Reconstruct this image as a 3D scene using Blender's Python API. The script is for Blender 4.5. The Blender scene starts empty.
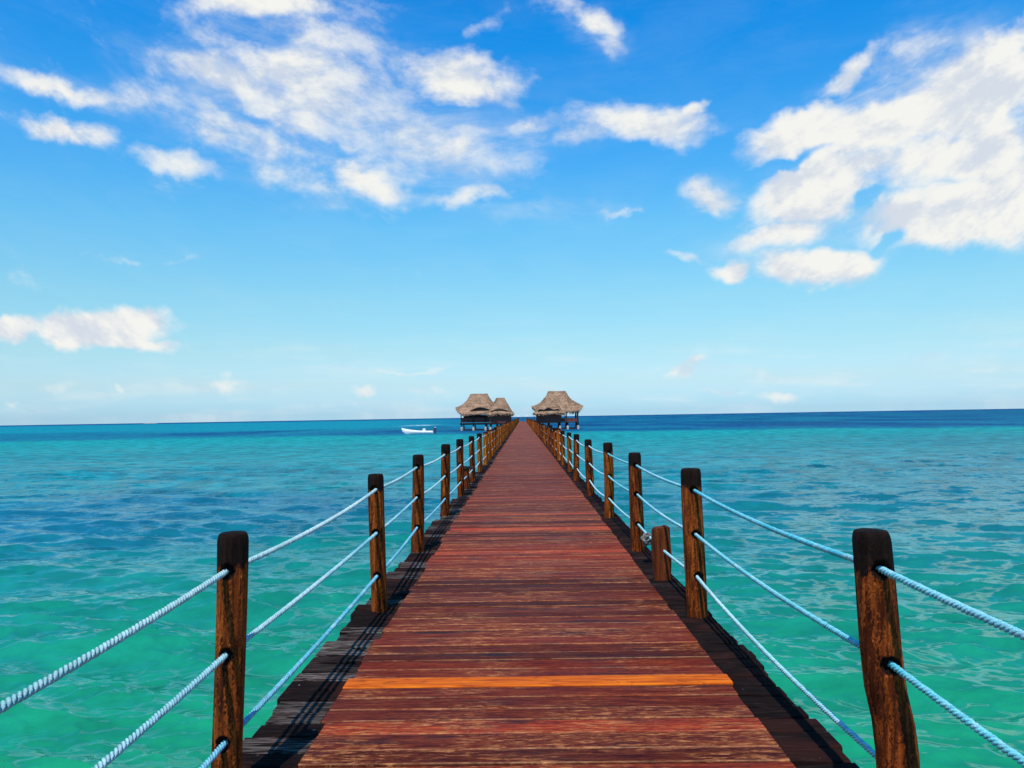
import bpy, bmesh, math, random
import numpy as np
from mathutils import Vector, Matrix

random.seed(7)
rng = np.random.default_rng(11)
SC = bpy.context.scene
COL = SC.collection
R = math.radians
SEA = -1.8          # sea level below the deck (deck top = 0)
EYE = 1.6

# ------------------------------------------------------------------ helpers
def tag(o, label=None, cat=None, group=None, kind=None):
    if label: o['label'] = label
    if cat: o['category'] = cat
    if group: o['group'] = group
    if kind: o['kind'] = kind
    return o

def empty(name, loc=(0, 0, 0), rz=0.0):
    o = bpy.data.objects.new(name, None)
    o.location = loc; o.rotation_euler = (0, 0, rz)
    o.empty_display_size = 0.2
    COL.objects.link(o)
    return o

def mesh_obj(name, verts, faces, mat, parent=None, smooth=False, attrs=None, loc=(0, 0, 0)):
    me = bpy.data.meshes.new(name)
    verts = np.asarray(verts, dtype=np.float32)
    if isinstance(faces, np.ndarray):
        nf, k = faces.shape
        me.vertices.add(len(verts)); me.vertices.foreach_set('co', verts.ravel())
        me.loops.add(nf * k); me.loops.foreach_set('vertex_index', faces.astype(np.int32).ravel())
        me.polygons.add(nf)
        me.polygons.foreach_set('loop_start', np.arange(0, nf * k, k, dtype=np.int32))
        me.polygons.foreach_set('loop_total', np.full(nf, k, dtype=np.int32))
        me.update(calc_edges=True)
    else:
        me.from_pydata([tuple(v) for v in verts], [], [tuple(f) for f in faces])
    me.validate()
    if attrs:
        for an, data in attrs.items():
            a = me.attributes.new(an, 'FLOAT_COLOR', 'POINT')
            d = np.ones((len(verts), 4), dtype=np.float32)
            d[:, :data.shape[1]] = data
            a.data.foreach_set('color', d.ravel())
    if smooth:
        me.polygons.foreach_set('use_smooth', np.ones(len(me.polygons), dtype=bool))
    if mat: me.materials.append(mat)
    o = bpy.data.objects.new(name, me)
    o.location = loc
    COL.objects.link(o)
    if parent: o.parent = parent
    return o

class MB:
    """collects simple shapes into one mesh"""
    def __init__(s): s.v = []; s.f = []
    def box(s, c, size, rot=None, taper=1.0):
        hx, hy, hz = [q / 2 for q in size]
        b = len(s.v)
        for z in (-1, 1):
            t = taper if z > 0 else 1.0
            for x, y in ((-1, -1), (1, -1), (1, 1), (-1, 1)):
                p = Vector((x * hx * t, y * hy * t, z * hz))
                if rot: p = rot @ p
                s.v.append((c[0] + p.x, c[1] + p.y, c[2] + p.z))
        for q in ((0, 3, 2, 1), (4, 5, 6, 7), (0, 1, 5, 4), (1, 2, 6, 5), (2, 3, 7, 6), (3, 0, 4, 7)):
            s.f.append(tuple(b + i for i in q))
    def tube(s, pts, rad, n=8, cap=True):
        pts = [Vector(p) for p in pts]
        rads = rad if isinstance(rad, (list, tuple)) else [rad] * len(pts)
        b = len(s.v)
        up = Vector((0, 0, 1))
        for i, p in enumerate(pts):
            d = (pts[min(i + 1, len(pts) - 1)] - pts[max(i - 1, 0)]).normalized()
            a = d.cross(up)
            if a.length < 1e-3: a = d.cross(Vector((1, 0, 0)))
            a.normalize(); c = d.cross(a).normalized()
            for k in range(n):
                t = 2 * math.pi * k / n
                q = p + (a * math.cos(t) + c * math.sin(t)) * rads[i]
                s.v.append(tuple(q))
        for i in range(len(pts) - 1):
            for k in range(n):
                k2 = (k + 1) % n
                s.f.append((b + i * n + k, b + i * n + k2, b + (i + 1) * n + k2, b + (i + 1) * n + k))
        if cap:
            s.f.append(tuple(b + k for k in range(n))[::-1])
            s.f.append(tuple(b + (len(pts) - 1) * n + k for k in range(n)))
    def build(s, name, mat, parent=None, smooth=False):
        return mesh_obj(name, s.v, s.f, mat, parent, smooth)

# value noise in numpy -------------------------------------------------------
_T = rng.random((256, 256)).astype(np.float32)
def vnoise(x, y):
    xi = np.floor(x).astype(np.int64); yi = np.floor(y).astype(np.int64)
    fx = x - xi; fy = y - yi
    fx = fx * fx * (3 - 2 * fx); fy = fy * fy * (3 - 2 * fy)
    a = _T[xi & 255, yi & 255]; b = _T[(xi + 1) & 255, yi & 255]
    c = _T[xi & 255, (yi + 1) & 255]; d = _T[(xi + 1) & 255, (yi + 1) & 255]
    return (a * (1 - fx) + b * fx) * (1 - fy) + (c * (1 - fx) + d * fx) * fy
def fbm(x, y, o=5, g=0.5):
    s = 0; a = 1; n = 0
    for i in range(o):
        s = s + a * vnoise(x + 17.3 * i, y + 9.1 * i); n += a
        a *= g; x = x * 2.03; y = y * 2.03
    return s / n
def sstep(a, b, x):
    t = np.clip((x - a) / (b - a), 0, 1)
    return t * t * (3 - 2 * t)

# ------------------------------------------------------------------ node helpers
class NT:
    def __init__(s, tree): s.t = tree; s.n = tree.nodes; s.l = tree.links; s.n.clear()
    def node(s, typ, **kw):
        nd = s.n.new(typ)
        for k, v in kw.items(): setattr(nd, k, v)
        return nd
    def put(s, sock, v):
        if v is None: return
        if hasattr(v, 'is_linked'): s.l.new(v, sock)
        else: sock.default_value = v
    def math(s, op, a, b=None, c=None, clamp=False):
        nd = s.node('ShaderNodeMath', operation=op, use_clamp=clamp)
        s.put(nd.inputs[0], a); s.put(nd.inputs[1], b); s.put(nd.inputs[2], c)
        return nd.outputs[0]
    def vmath(s, op, a, b=None, scale=None):
        nd = s.node('ShaderNodeVectorMath', operation=op)
        s.put(nd.inputs[0], a); s.put(nd.inputs[1], b)
        if scale is not None: s.put(nd.inputs['Scale'], scale)
        return nd.outputs['Value'] if op in ('LENGTH', 'DOT_PRODUCT', 'DISTANCE') else nd.outputs['Vector']
    def mapping(s, vec, loc=(0, 0, 0), rot=(0, 0, 0), scale=(1, 1, 1), typ='POINT'):
        nd = s.node('ShaderNodeMapping', vector_type=typ)
        s.put(nd.inputs['Vector'], vec)
        nd.inputs['Location'].default_value = loc
        nd.inputs['Rotation'].default_value = rot
        nd.inputs['Scale'].default_value = scale
        return nd.outputs['Vector']
    def noise(s, vec, scale, detail=4, rough=0.5, dist=0.0, out='Fac', dim='3D'):
        nd = s.node('ShaderNodeTexNoise', noise_dimensions=dim)
        s.put(nd.inputs['Vector'], vec)
        nd.inputs['Scale'].default_value = scale
        nd.inputs['Detail'].default_value = detail
        nd.inputs['Roughness'].default_value = rough
        nd.inputs['Distortion'].default_value = dist
        return nd.outputs[out]
    def maprange(s, v, a, b, c=0.0, d=1.0, kind='SMOOTHSTEP'):
        nd = s.node('ShaderNodeMapRange', interpolation_type=kind)
        s.put(nd.inputs['Value'], v)
        s.put(nd.inputs['From Min'], a); s.put(nd.inputs['From Max'], b)
        s.put(nd.inputs['To Min'], c); s.put(nd.inputs['To Max'], d)
        return nd.outputs['Result']
    def mix(s, fac, a, b, mode='MIX'):
        nd = s.node('ShaderNodeMix', data_type='RGBA', blend_type=mode)
        s.put(nd.inputs[0], fac); s.put(nd.inputs[6], a); s.put(nd.inputs[7], b)
        return nd.outputs[2]
    def ramp(s, fac, stops):
        nd = s.node('ShaderNodeValToRGB')
        s.put(nd.inputs[0], fac)
        cr = nd.color_ramp
        while len(cr.elements) < len(stops): cr.elements.new(0.5)
        for e, (p, c) in zip(cr.elements, stops):
            e.position = p; e.color = (*c, 1)
        return nd.outputs[0]
    def attr(s, name, out='Color'):
        nd = s.node('ShaderNodeAttribute'); nd.attribute_name = name
        return nd.outputs[out]
    def sep(s, v):
        nd = s.node('ShaderNodeSeparateXYZ'); s.put(nd.inputs[0], v); return nd.outputs
    def comb(s, x, y, z):
        nd = s.node('ShaderNodeCombineXYZ'); s.put(nd.inputs[0], x); s.put(nd.inputs[1], y); s.put(nd.inputs[2], z)
        return nd.outputs[0]
    def coord(s, out='Object'):
        return s.node('ShaderNodeTexCoord').outputs[out]
    def geopos(s):
        return s.node('ShaderNodeNewGeometry').outputs['Position']
    def bump(s, h, strength, dist, normal=None):
        nd = s.node('ShaderNodeBump')
        nd.inputs['Strength'].default_value = strength
        nd.inputs['Distance'].default_value = dist
        s.put(nd.inputs['Height'], h)
        if normal is not None: s.put(nd.inputs['Normal'], normal)
        return nd.outputs[0]
    def principled(s, col, rough, normal=None, spec=0.5, ior=None, **kw):
        nd = s.node('ShaderNodeBsdfPrincipled')
        s.put(nd.inputs['Base Color'], col if hasattr(col, 'is_linked') else (*col, 1))
        s.put(nd.inputs['Roughness'], rough)
        s.put(nd.inputs['Specular IOR Level'], spec)
        if ior: nd.inputs['IOR'].default_value = ior
        if normal is not None: s.put(nd.inputs['Normal'], normal)
        for k, v in kw.items(): s.put(nd.inputs[k], v)
        out = s.node('ShaderNodeOutputMaterial')
        s.l.new(nd.outputs[0], out.inputs[0])
        return nd

def newmat(name):
    m = bpy.data.materials.new(name); m.use_nodes = True
    return m, NT(m.node_tree)

# ------------------------------------------------------------------ camera
FPX = 770.0
yaw, pitch, roll = R(-0.744), math.atan(33 / FPX), 0.0166
fwd = Vector((math.sin(yaw) * math.cos(pitch), math.cos(yaw) * math.cos(pitch), math.sin(pitch)))
r0 = fwd.cross(Vector((0, 0, 1))).normalized(); u0 = r0.cross(fwd).normalized()
cr = r0 * math.cos(roll) - u0 * math.sin(roll)
cu = r0 * math.sin(roll) + u0 * math.cos(roll)
cam = bpy.data.cameras.new('camera'); cam.sensor_width = 36; cam.lens = FPX / 1024 * 36
cam.clip_start = 0.05; cam.clip_end = 120000
co = bpy.data.objects.new('camera', cam); COL.objects.link(co)
M = Matrix((cr, cu, -fwd)).transposed().to_4x4(); M.translation = (0, 0, EYE)
co.matrix_world = M
SC.camera = co

def sky_uv(px, py):
    """direction of a sky feature as (x/y, z/y)"""
    d = fwd * FPX + cr * (px - 512) + cu * (384 - py)
    return d.x / d.y, d.z / d.y

# ------------------------------------------------------------------ world: sky and clouds
SUN_EL = R(60)
sun_dir = Vector((-0.22 * math.cos(SUN_EL), -0.9755 * math.cos(SUN_EL), math.sin(SUN_EL))).normalized()
w = bpy.data.worlds.new('World'); SC.world = w; w.use_nodes = True
n = NT(w.node_tree)
sky = n.node('ShaderNodeTexSky', sky_type='NISHITA')
sky.sun_disc = False
sky.sun_elevation = SUN_EL
sky.sun_rotation = math.atan2(sun_dir.x, sun_dir.y)
sky.altitude = 0; sky.air_density = 1.0; sky.dust_density = 0.35; sky.ozone_density = 2.2
gsp = n.sep(n.coord('Generated'))
dirv = n.comb(gsp[0], gsp[1], n.math('MAXIMUM', n.math('MAXIMUM', gsp[2], n.math('MULTIPLY', gsp[2], -0.8)), 0.007))
n.l.new(dirv, sky.inputs[0])
sp = n.sep(dirv)
yy = n.math('MAXIMUM', sp[1], 0.08)
U = n.math('DIVIDE', sp[0], yy); V = n.math('DIVIDE', sp[2], yy)
uv = n.comb(U, V, 0.0)
wn = n.noise(uv, 7.0, 4, 0.55, out='Color')
wv = n.vmath('SCALE', n.vmath('SUBTRACT', wn, (0.5, 0.5, 0.5)), scale=0.075)
wn2 = n.noise(uv, 34.0, 3, 0.55, out='Color')
wv2 = n.vmath('SCALE', n.vmath('SUBTRACT', wn2, (0.5, 0.5, 0.5)), scale=0.022)
uvw = n.vmath('MULTIPLY', n.vmath('ADD', n.vmath('ADD', uv, wv), wv2), (1, 1, 0))
BLOBS = [
 # big ragged bank, upper left
 (265, 2, 100, 20, 0, 1.15), (345, 28, 80, 36, 0, .80), (212, 76, 72, 27, -8, 1.15), (300, 66, 95, 50, -5, .84),
 (458, 74, 68, 28, -12, 1.25), (505, 95, 28, 15, -38, .9), (315, 112, 195, 72, -16, .80), (212, 130, 26, 16, -10, .95),
 (180, 157, 58, 15, -8, .85), (372, 177, 50, 25, -14, 1.25), (285, 172, 90, 20, -30, .80), (425, 145, 125, 46, -4, .84),
 (450, 146, 40, 18, 0, .9), (465, 199, 62, 9, 5, .85), (525, 126, 40, 15, 12, .95), (640, 118, 70, 23, -4, 1.05), (692, 108, 24, 9, 25, .85),
 (580, 130, 56, 15, 14, .74), (72, 86, 72, 12, -17, .92), (60, 128, 58, 14, -14, 1.08), (588, 22, 40, 14, -26, .98),
 (612, 44, 24, 16, -30, .66), (485, 28, 30, 8, 25, .55), (150, 100, 70, 22, -12, .66), (250, 135, 120, 38, -22, .74),
 # bank on the right
 (905, 118, 165, 30, 20, 1.25), (985, 90, 95, 42, 24, 1.35), (800, 132, 68, 21, 20, 1.1), (850, 72, 44, 14, 38, .85),
 (1012, 44, 75, 24, 25, .95), (812, 192, 66, 36, 14, 1.35), (782, 236, 52, 15, 12, 1.0), (950, 215, 92, 34, 12, 1.35),
 (1020, 195, 75, 46, 10, 1.4), (825, 270, 58, 22, 0, 1.3), (732, 268, 26, 12, 0, 1.0), (712, 192, 32, 18, -18, 1.05), (705, 178, 12, 14, 60, .7),
 (690, 257, 36, 8, -6, .58), (965, 152, 85, 32, 16, 1.2), (905, 60, 70, 20, 22, .58), (862, 170, 48, 18, 20, 1.0),
 # low clouds
 (98, 328, 66, 20, 4, 1.4), (14, 327, 34, 15, 0, 1.1), (130, 342, 48, 10, 0, 1.1), (140, 316, 34, 14, 0, 1.1), (230, 378, 40, 10, 0, .66),
 (228, 364, 12, 9, 0, .55), (365, 394, 15, 7, 0, .62), (18, 396, 16, 7, 0, .62), (117, 395, 10, 7, 0, .55),
 (687, 368, 28, 9, 12, .8), (760, 371, 34, 6, 0, .52), (772, 395, 24, 7, 0, .58), (600, 212, 46, 6, 0, .62),
 (720, 396, 30, 6, 0, .6), (540, 405, 80, 8, 0, .55), (430, 388, 34, 8, 0, .42), (930, 352, 34, 9, 0, .58), (80, 384, 60, 9, 0, .40), (985, 372, 40, 7, 0, .36), (130, 257, 90, 4, 0, .42), (420, 368, 110, 4, 2, .42)
]
def after(prev):
    # tiny dependency on the running value keeps the node order sequential (shader stack)
    if prev is None: return uvw
    t_ = n.math('MULTIPLY', prev, 1e-9)
    return n.vmath('ADD', uvw, n.comb(t_, 0.0, 0.0))
B = None
for (px, py, rx, ry, rot, wt) in BLOBS:
    cu_, cv_ = sky_uv(px, py)
    k = 1.0 / FPX * 1.02
    m_ = n.mapping(after(B), (cu_, cv_, 0), (0, 0, R(rot) + roll * -1), (rx * k, ry * k, 1), 'TEXTURE')
    d_ = n.vmath('LENGTH', m_)
    b_ = n.maprange(d_, 1.75, 0.05, 0.0, wt)
    B = b_ if B is None else n.math('SMOOTH_MAX', B, b_, 0.12)
GAPS = [(785, 164, 55, 6, 14, .6), (868, 204, 18, 7, 38, .4), (460, 112, 50, 10, -8, .7), (258, 38, 34, 8, -15, .5), (240, 112, 60, 6, -20, .4), (330, 150, 55, 7, -20, .35), (890, 246, 20, 7, 30, .5)]
for (px, py, rx, ry, rot, wt) in GAPS:
    cu_, cv_ = sky_uv(px, py)
    m_ = n.mapping(after(B), (cu_, cv_, 0), (0, 0, R(rot) - roll), (rx / FPX, ry / FPX, 1), 'TEXTURE')
    B = n.math('SUBTRACT', B, n.maprange(n.vmath('LENGTH', m_), 1.7, 0.1, 0.0, wt))
# clouds elsewhere in the sky (behind the photographer)
zz = n.math('MAXIMUM', sp[2], 0.06)
puv = n.comb(n.math('DIVIDE', sp[0], zz), n.math('DIVIDE', sp[1], zz), 0.0)
gen = n.maprange(n.noise(puv, 0.8, 5, 0.55), 0.56, 0.75, 0.0, 0.9)
behind = n.maprange(sp[1], 0.35, -0.05)
above = n.maprange(sp[2], 0.02, 0.15)
gen = n.math('MULTIPLY', gen, n.math('MULTIPLY', behind, above))
front = n.maprange(sp[1], 0.1, 0.3)
B = n.math('MAXIMUM', n.math('MULTIPLY', B, front), gen)
vs = n.math('SUBTRACT', V, n.math('MULTIPLY', n.math('MULTIPLY', U, U), 0.36))      # streets of cloud fan out from ahead
st = n.comb(n.math('MULTIPLY', U, 0.78), n.math('MULTIPLY', vs, 1.18), 0.0)
N1 = n.noise(st, 12.0, 9, 0.64, 0.15)
N2 = n.noise(n.vmath('ADD', st, (0.010, 0.024, 0)), 12.0, 5, 0.60, 0.15)
N0 = n.noise(st, 5.0, 3, 0.5)
thin = n.maprange(U, 0.02, 0.22, 1.0, 0.0)          # feathery on the left, puffy on the right
thin = n.math('MULTIPLY', thin, n.maprange(V, 0.13, 0.22))
dd = n.math('ADD', B, n.math('MULTIPLY', n.math('SUBTRACT', N1, 0.5), n.math('ADD', 1.15, n.math('MULTIPLY', thin, 0.85))))
dd = n.math('ADD', dd, n.math('MULTIPLY', n.math('SUBTRACT', N0, 0.5), n.math('ADD', 0.35, n.math('MULTIPLY', thin, 0.55))))
den = n.maprange(dd, 0.27, n.math('ADD', 0.95, n.math('MULTIPLY', thin, 0.30)))
low = n.maprange(V, 0.16, 0.02)
hz = n.noise(n.mapping(uv, scale=(0.35, 2.4, 1)), 16.0, 5, 0.55)
hz = n.math('MULTIPLY', n.maprange(hz, 0.45, 0.75), n.math('MULTIPLY', low, 0.38))
hz = n.math('MULTIPLY', hz, front)
den = n.math('MAXIMUM', den, hz)
VEIL = [(320, 105, 215, 88, -14, .85), (430, 152, 125, 52, 0, .75), (555, 132, 100, 26, 6, .7), (140, 98, 100, 26, -15, .6), (905, 72, 120, 40, 24, .75),
        (885, 175, 130, 85, 12, .6), (712, 188, 42, 26, -10, .5), (590, 30, 50, 26, -28, .5), (400, 196, 120, 14, 3, .55), (560, 210, 90, 14, 0, .4), (760, 250, 90, 26, 8, .4)]
VB = None
for (px, py, rx, ry, rot, wt) in VEIL:
    cu_, cv_ = sky_uv(px, py)
    m_ = n.mapping(after(VB), (cu_, cv_, 0), (0, 0, R(rot) - roll), (rx / FPX, ry / FPX, 1), 'TEXTURE')
    b_ = n.maprange(n.vmath('LENGTH', m_), 1.35, 0.1, 0.0, wt)
    VB = b_ if VB is None else n.math('SMOOTH_MAX', VB, b_, 0.1)
wisp = n.noise(n.mapping(st, rot=(0, 0, R(6)), scale=(0.75, 1.5, 1)), 9.0, 7, 0.66, 0.5)
veil = n.math('MULTIPLY', n.math('MULTIPLY', VB, front), n.maprange(wisp, 0.36, 0.70, 0.10, 0.78))
den = n.math('SUBTRACT', 1.0, n.math('MULTIPLY', n.math('SUBTRACT', 1.0, den), n.math('SUBTRACT', 1.0, veil)))
den = n.math('MULTIPLY', den, n.maprange(sp[2], -0.002, 0.004))
# sky colour grading
skc = n.node('ShaderNodeHueSaturation')
skc.inputs['Saturation'].default_value = 1.15
skc.inputs['Value'].default_value = 1.0
n.put(skc.inputs['Color'], sky.outputs[0])
# cool, clear haze low over the sea
elev = n.math('ARCSINE', n.math('MAXIMUM', sp[2], 0.0))
tint = n.ramp(n.math('DIVIDE', elev, 0.60),
              [(0.0, (0.60, 1.03, 1.86)), (0.029, (0.65, 1.061, 1.712)), (0.073, (0.871, 1.105, 1.414)), (0.147, (1.008, 1.288, 1.321)), (0.253, (1.097, 1.56, 1.449)), (0.399, (0.914, 1.794, 1.785)), (0.538, (0.528, 1.755, 2.095)), (0.794, (0.03, 1.602, 2.376)), (1.0, (0.09, 1.35, 2.2))])
skycol = n.mix(1.0, skc.outputs[0], tint, 'MULTIPLY')
emb = n.math('MULTIPLY', n.math('SUBTRACT', N1, N2), 1.9)
shade = n.maprange(n.math('ADD', emb, n.math('MULTIPLY', n.math('SUBTRACT', n.noise(uv, 9.0, 4, 0.5), 0.5), 0.7)), -0.28, 0.16)
cl = n.mix(shade, (6.6, 7.2, 8.1, 1), (9.1, 9.1, 8.75, 1))
fin = n.mix(den, skycol, cl)
bg = n.node('ShaderNodeBackground'); bg.inputs['Strength'].default_value = 0.10
n.put(bg.inputs['Color'], fin)
wo = n.node('ShaderNodeOutputWorld'); n.l.new(bg.outputs[0], wo.inputs[0])

sun = bpy.data.lights.new('sun', 'SUN'); sun.energy = 4.4; sun.angle = R(0.53); sun.color = (1.0, 0.93, 0.82)
so = bpy.data.objects.new('sun', sun); COL.objects.link(so)
so.rotation_euler = (-sun_dir).to_track_quat('-Z', 'Y').to_euler()

# ------------------------------------------------------------------ materials
def mat_water():
    m, n = newmat('sea_water')
    pos = n.geopos()
    wa = n.node('ShaderNodeAttribute'); wa.attribute_name = 'water'
    col = wa.outputs['Color']
    aux = n.attr('sheen')
    ax = n.sep(aux)                      # x reflectance, y roughness, z ripple strength
    def slope(vec, sc, det, rough, amp, dist=0.3):
        v_ = n.noise(vec, sc, det, rough, dist, out='Color')
        return n.vmath('MULTIPLY', n.vmath('SUBTRACT', v_, (0.5, 0.5, 0.5)), (amp * 0.6, amp, 0.0))
    p2 = n.vmath('MULTIPLY', pos, (1, 1, 0))
    v1 = n.mapping(p2, rot=(0, 0, R(7)), scale=(0.52, 1.0, 1.0))
    v2 = n.mapping(p2, rot=(0, 0, R(-9)), scale=(0.60, 1.0, 1.0))
    a = slope(v1, 1.5, 6, 0.66, 1.35, 0.2)      # metre-scale chop down to capillary ripples
    b = slope(v2, 5.0, 5, 0.66, 0.85, 0.2)
    far = n.maprange(ax[2], 0.95, 1.25)
    v3 = n.mapping(p2, rot=(0, 0, R(4)), scale=(0.9, 1.0, 1.0))
    a3 = n.vmath('SCALE', slope(v3, 0.36, 6, 0.66, 1.0, 0.2), scale=far)
    g = n.maprange(n.noise(n.mapping(p2, scale=(0.35, 1.0, 1)), 0.07, 4, 0.55), 0.32, 0.66, 0.65, 1.2)
    sl = n.vmath('SCALE', n.vmath('ADD', n.vmath('ADD', a, b), a3), scale=n.math('MULTIPLY', g, ax[2]))
    geo = n.node('ShaderNodeNewGeometry')
    nrm = n.vmath('NORMALIZE', n.vmath('ADD', geo.outputs['Normal'], sl))
    # light and dark of the ripples put into the water colour, stronger far out
    var = n.maprange(n.noise(v1, 1.3, 8, 0.70, 0.2), 0.3, 0.7, n.math('SUBTRACT', 0.78, n.math('MULTIPLY', far, 0.3)), n.math('ADD', 1.2, n.math('MULTIPLY', far, 0.25)))
    var3 = n.maprange(n.noise(v3, 0.50, 6, 0.72, 0.2), 0.36, 0.64, 0.34, 1.62)
    var = n.math('ADD', n.math('MULTIPLY', var, n.math('SUBTRACT', 1.0, n.math('MULTIPLY', far, 0.6))), n.math('MULTIPLY', var3, n.math('MULTIPLY', far, 0.6)))
    c2 = n.mix(1.0, col, n.comb(var, var, var), 'MULTIPLY')
    df = n.node('ShaderNodeBsdfDiffuse'); n.put(df.inputs['Color'], c2); n.put(df.inputs['Normal'], nrm)
    gl = n.node('ShaderNodeBsdfGlossy'); gl.inputs['Color'].default_value = (0.70, 0.95, 1.0, 1); n.put(gl.inputs['Roughness'], ax[1]); n.put(gl.inputs['Normal'], nrm)
    fr = n.node('ShaderNodeFresnel'); fr.inputs['IOR'].default_value = 1.333; n.put(fr.inputs['Normal'], nrm)
    mx = n.node('ShaderNodeMixShader')
    n.put(mx.inputs[0], n.math('MULTIPLY', n.math('MINIMUM', n.math('MULTIPLY', fr.outputs[0], 1.15), 0.52), ax[0], clamp=True))
    n.l.new(df.outputs[0], mx.inputs[1]); n.l.new(gl.outputs[0], mx.inputs[2])
    out = n.node('ShaderNodeOutputMaterial'); n.l.new(mx.outputs[0], out.inputs[0])
    return m

def mat_deck():
    m, n = newmat('stained_deck_wood')
    pos = n.geopos()
    pv = n.sep(n.attr('plank'))            # x random, y redness, z edge
    off = n.comb(0.0, 0.0, n.math('MULTIPLY', pv[0], 40.0))
    g = n.vmath('ADD', n.mapping(pos, scale=(1.0, 14.0, 1.0)), off)
    fine = n.noise(g, 3.2, 8, 0.65, 0.6)
    patch = n.noise(n.vmath('ADD', n.mapping(pos, scale=(0.8, 4.5, 1.0)), off), 1.7, 5, 0.6, 0.4)
    streak = n.noise(n.vmath('ADD', n.mapping(pos, scale=(2.2, 42.0, 1.0)), off), 2.2, 6, 0.62, 0.3)
    base = n.ramp(fine, [(0.32, (0.034, 0.005, 0.007)), (0.5, (0.104, 0.0155, 0.0085)), (0.68, (0.200, 0.046, 0.013))])
    red = n.ramp(fine, [(0.32, (0.10, 0.009, 0.008)), (0.5, (0.26, 0.026, 0.009)), (0.68, (0.38, 0.060, 0.014))])
    c = n.mix(pv[1], base, red)
    # per plank lightness
    pl = n.maprange(pv[0], 0.0, 1.0, 0.55, 1.4, 'LINEAR')
    c = n.mix(1.0, c, n.comb(pl, pl, pl), 'MULTIPLY')
    # dark stains
    c = n.mix(n.maprange(patch, 0.56, 0.70, 0, 0.85), c, (0.020, 0.008, 0.010, 1))
    # worn, bare timber
    area = n.noise(n.vmath('ADD', n.mapping(pos, scale=(1.3, 2.2, 1)), n.vmath('SCALE', off, scale=0.6)), 0.9, 4, 0.6)
    near = n.maprange(n.sep(pos)[1], 4.6, 3.4, 0.0, 0.10)
    sc = n.noise(n.vmath('ADD', n.mapping(pos, scale=(4.5, 26.0, 1.0)), off), 2.2, 7, 0.75, 0.3)
    wear = n.math('MULTIPLY', n.maprange(sc, 0.49, 0.60), n.maprange(n.math('ADD', n.math('ADD', area, near), n.math('MULTIPLY', pv[0], 0.10)), 0.53, 0.66))
    wear = n.math('MULTIPLY', wear, 0.85)
    c = n.mix(wear, c, n.ramp(fine, [(0.35, (0.24, 0.062, 0.016)), (0.65, (0.52, 0.205, 0.070))]))
    flake = n.math('MULTIPLY', n.maprange(sc, 0.64, 0.70), n.maprange(area, 0.46, 0.6))
    c = n.mix(n.math('MULTIPLY', flake, 0.7), c, (0.56, 0.36, 0.24, 1))
    # pale arrises
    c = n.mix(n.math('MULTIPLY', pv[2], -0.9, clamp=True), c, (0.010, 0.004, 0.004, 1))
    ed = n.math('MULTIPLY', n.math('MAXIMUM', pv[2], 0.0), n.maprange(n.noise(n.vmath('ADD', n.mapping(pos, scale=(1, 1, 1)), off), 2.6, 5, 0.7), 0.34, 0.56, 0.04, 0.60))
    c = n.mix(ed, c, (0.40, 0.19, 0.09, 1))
    grit = n.maprange(n.noise(n.vmath('ADD', n.mapping(pos, scale=(9.0, 48.0, 1.0)), off), 2.4, 5, 0.7), 0.3, 0.7, 0.55, 1.40)
    c = n.mix(1.0, c, n.comb(grit, grit, grit), 'MULTIPLY')
    rough = n.maprange(patch, 0.3, 0.7, 0.60, 0.46)
    hgt = n.math('ADD', n.math('MULTIPLY', fine, 0.6), n.math('MULTIPLY', streak, 0.5))
    n.principled(c, rough, n.bump(hgt, 0.55, 0.006), spec=0.04)
    return m

def mat_orange():
    m, n = newmat('fresh_orange_board')
    pos = n.geopos()
    g = n.mapping(pos, scale=(1.0, 16.0, 1.0))
    f = n.noise(g, 2.8, 7, 0.6, 0.8)
    c = n.ramp(f, [(0.30, (0.26, 0.034, 0.003)), (0.48, (0.52, 0.090, 0.003)), (0.68, (0.72, 0.17, 0.006))])
    d = n.noise(n.mapping(pos, scale=(3.0, 8, 1)), 1.6, 5, 0.65, 1.2)
    c = n.mix(n.maprange(d, 0.54, 0.68, 0, 0.8), c, (0.20, 0.032, 0.006, 1))
    n.principled(c, 0.6, n.bump(f, 0.4, 0.005), spec=0.08)
    return m

def mat_edge():
    m, n = newmat('weathered_black_wood')
    pos = n.geopos()
    pv = n.sep(n.attr('plank'))
    off = n.comb(0.0, 0.0, n.math('MULTIPLY', pv[0], 40.0))
    g = n.vmath('ADD', n.mapping(pos, scale=(2.4, 30.0, 4.0)), off)
    f = n.noise(g, 2.4, 8, 0.65, 0.5)
    c = n.ramp(f, [(0.3, (0.004, 0.003, 0.003)), (0.55, (0.013, 0.008, 0.0075)), (0.78, (0.055, 0.034, 0.026))])
    gm = n.math('MULTIPLY', n.maprange(f, 0.42, 0.62), n.maprange(pv[1], 0.45, 1.0, 0.0, 0.75))
    c = n.mix(gm, c, (0.24, 0.195, 0.165, 1))
    rd = n.math('MULTIPLY', n.maprange(n.noise(n.vmath('ADD', pos, off), 2.0, 3, 0.5), 0.5, 0.62), 0.5)
    c = n.mix(rd, c, (0.045, 0.014, 0.010, 1))
    spk = n.maprange(n.noise(pos, 22.0, 4, 0.6), 0.71, 0.76)
    c = n.mix(n.math('MULTIPLY', spk, 0.7), c, (0.42, 0.38, 0.34, 1))
    n.principled(c, 0.9, n.bump(f, 0.9, 0.012), spec=0.02)
    return m

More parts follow.
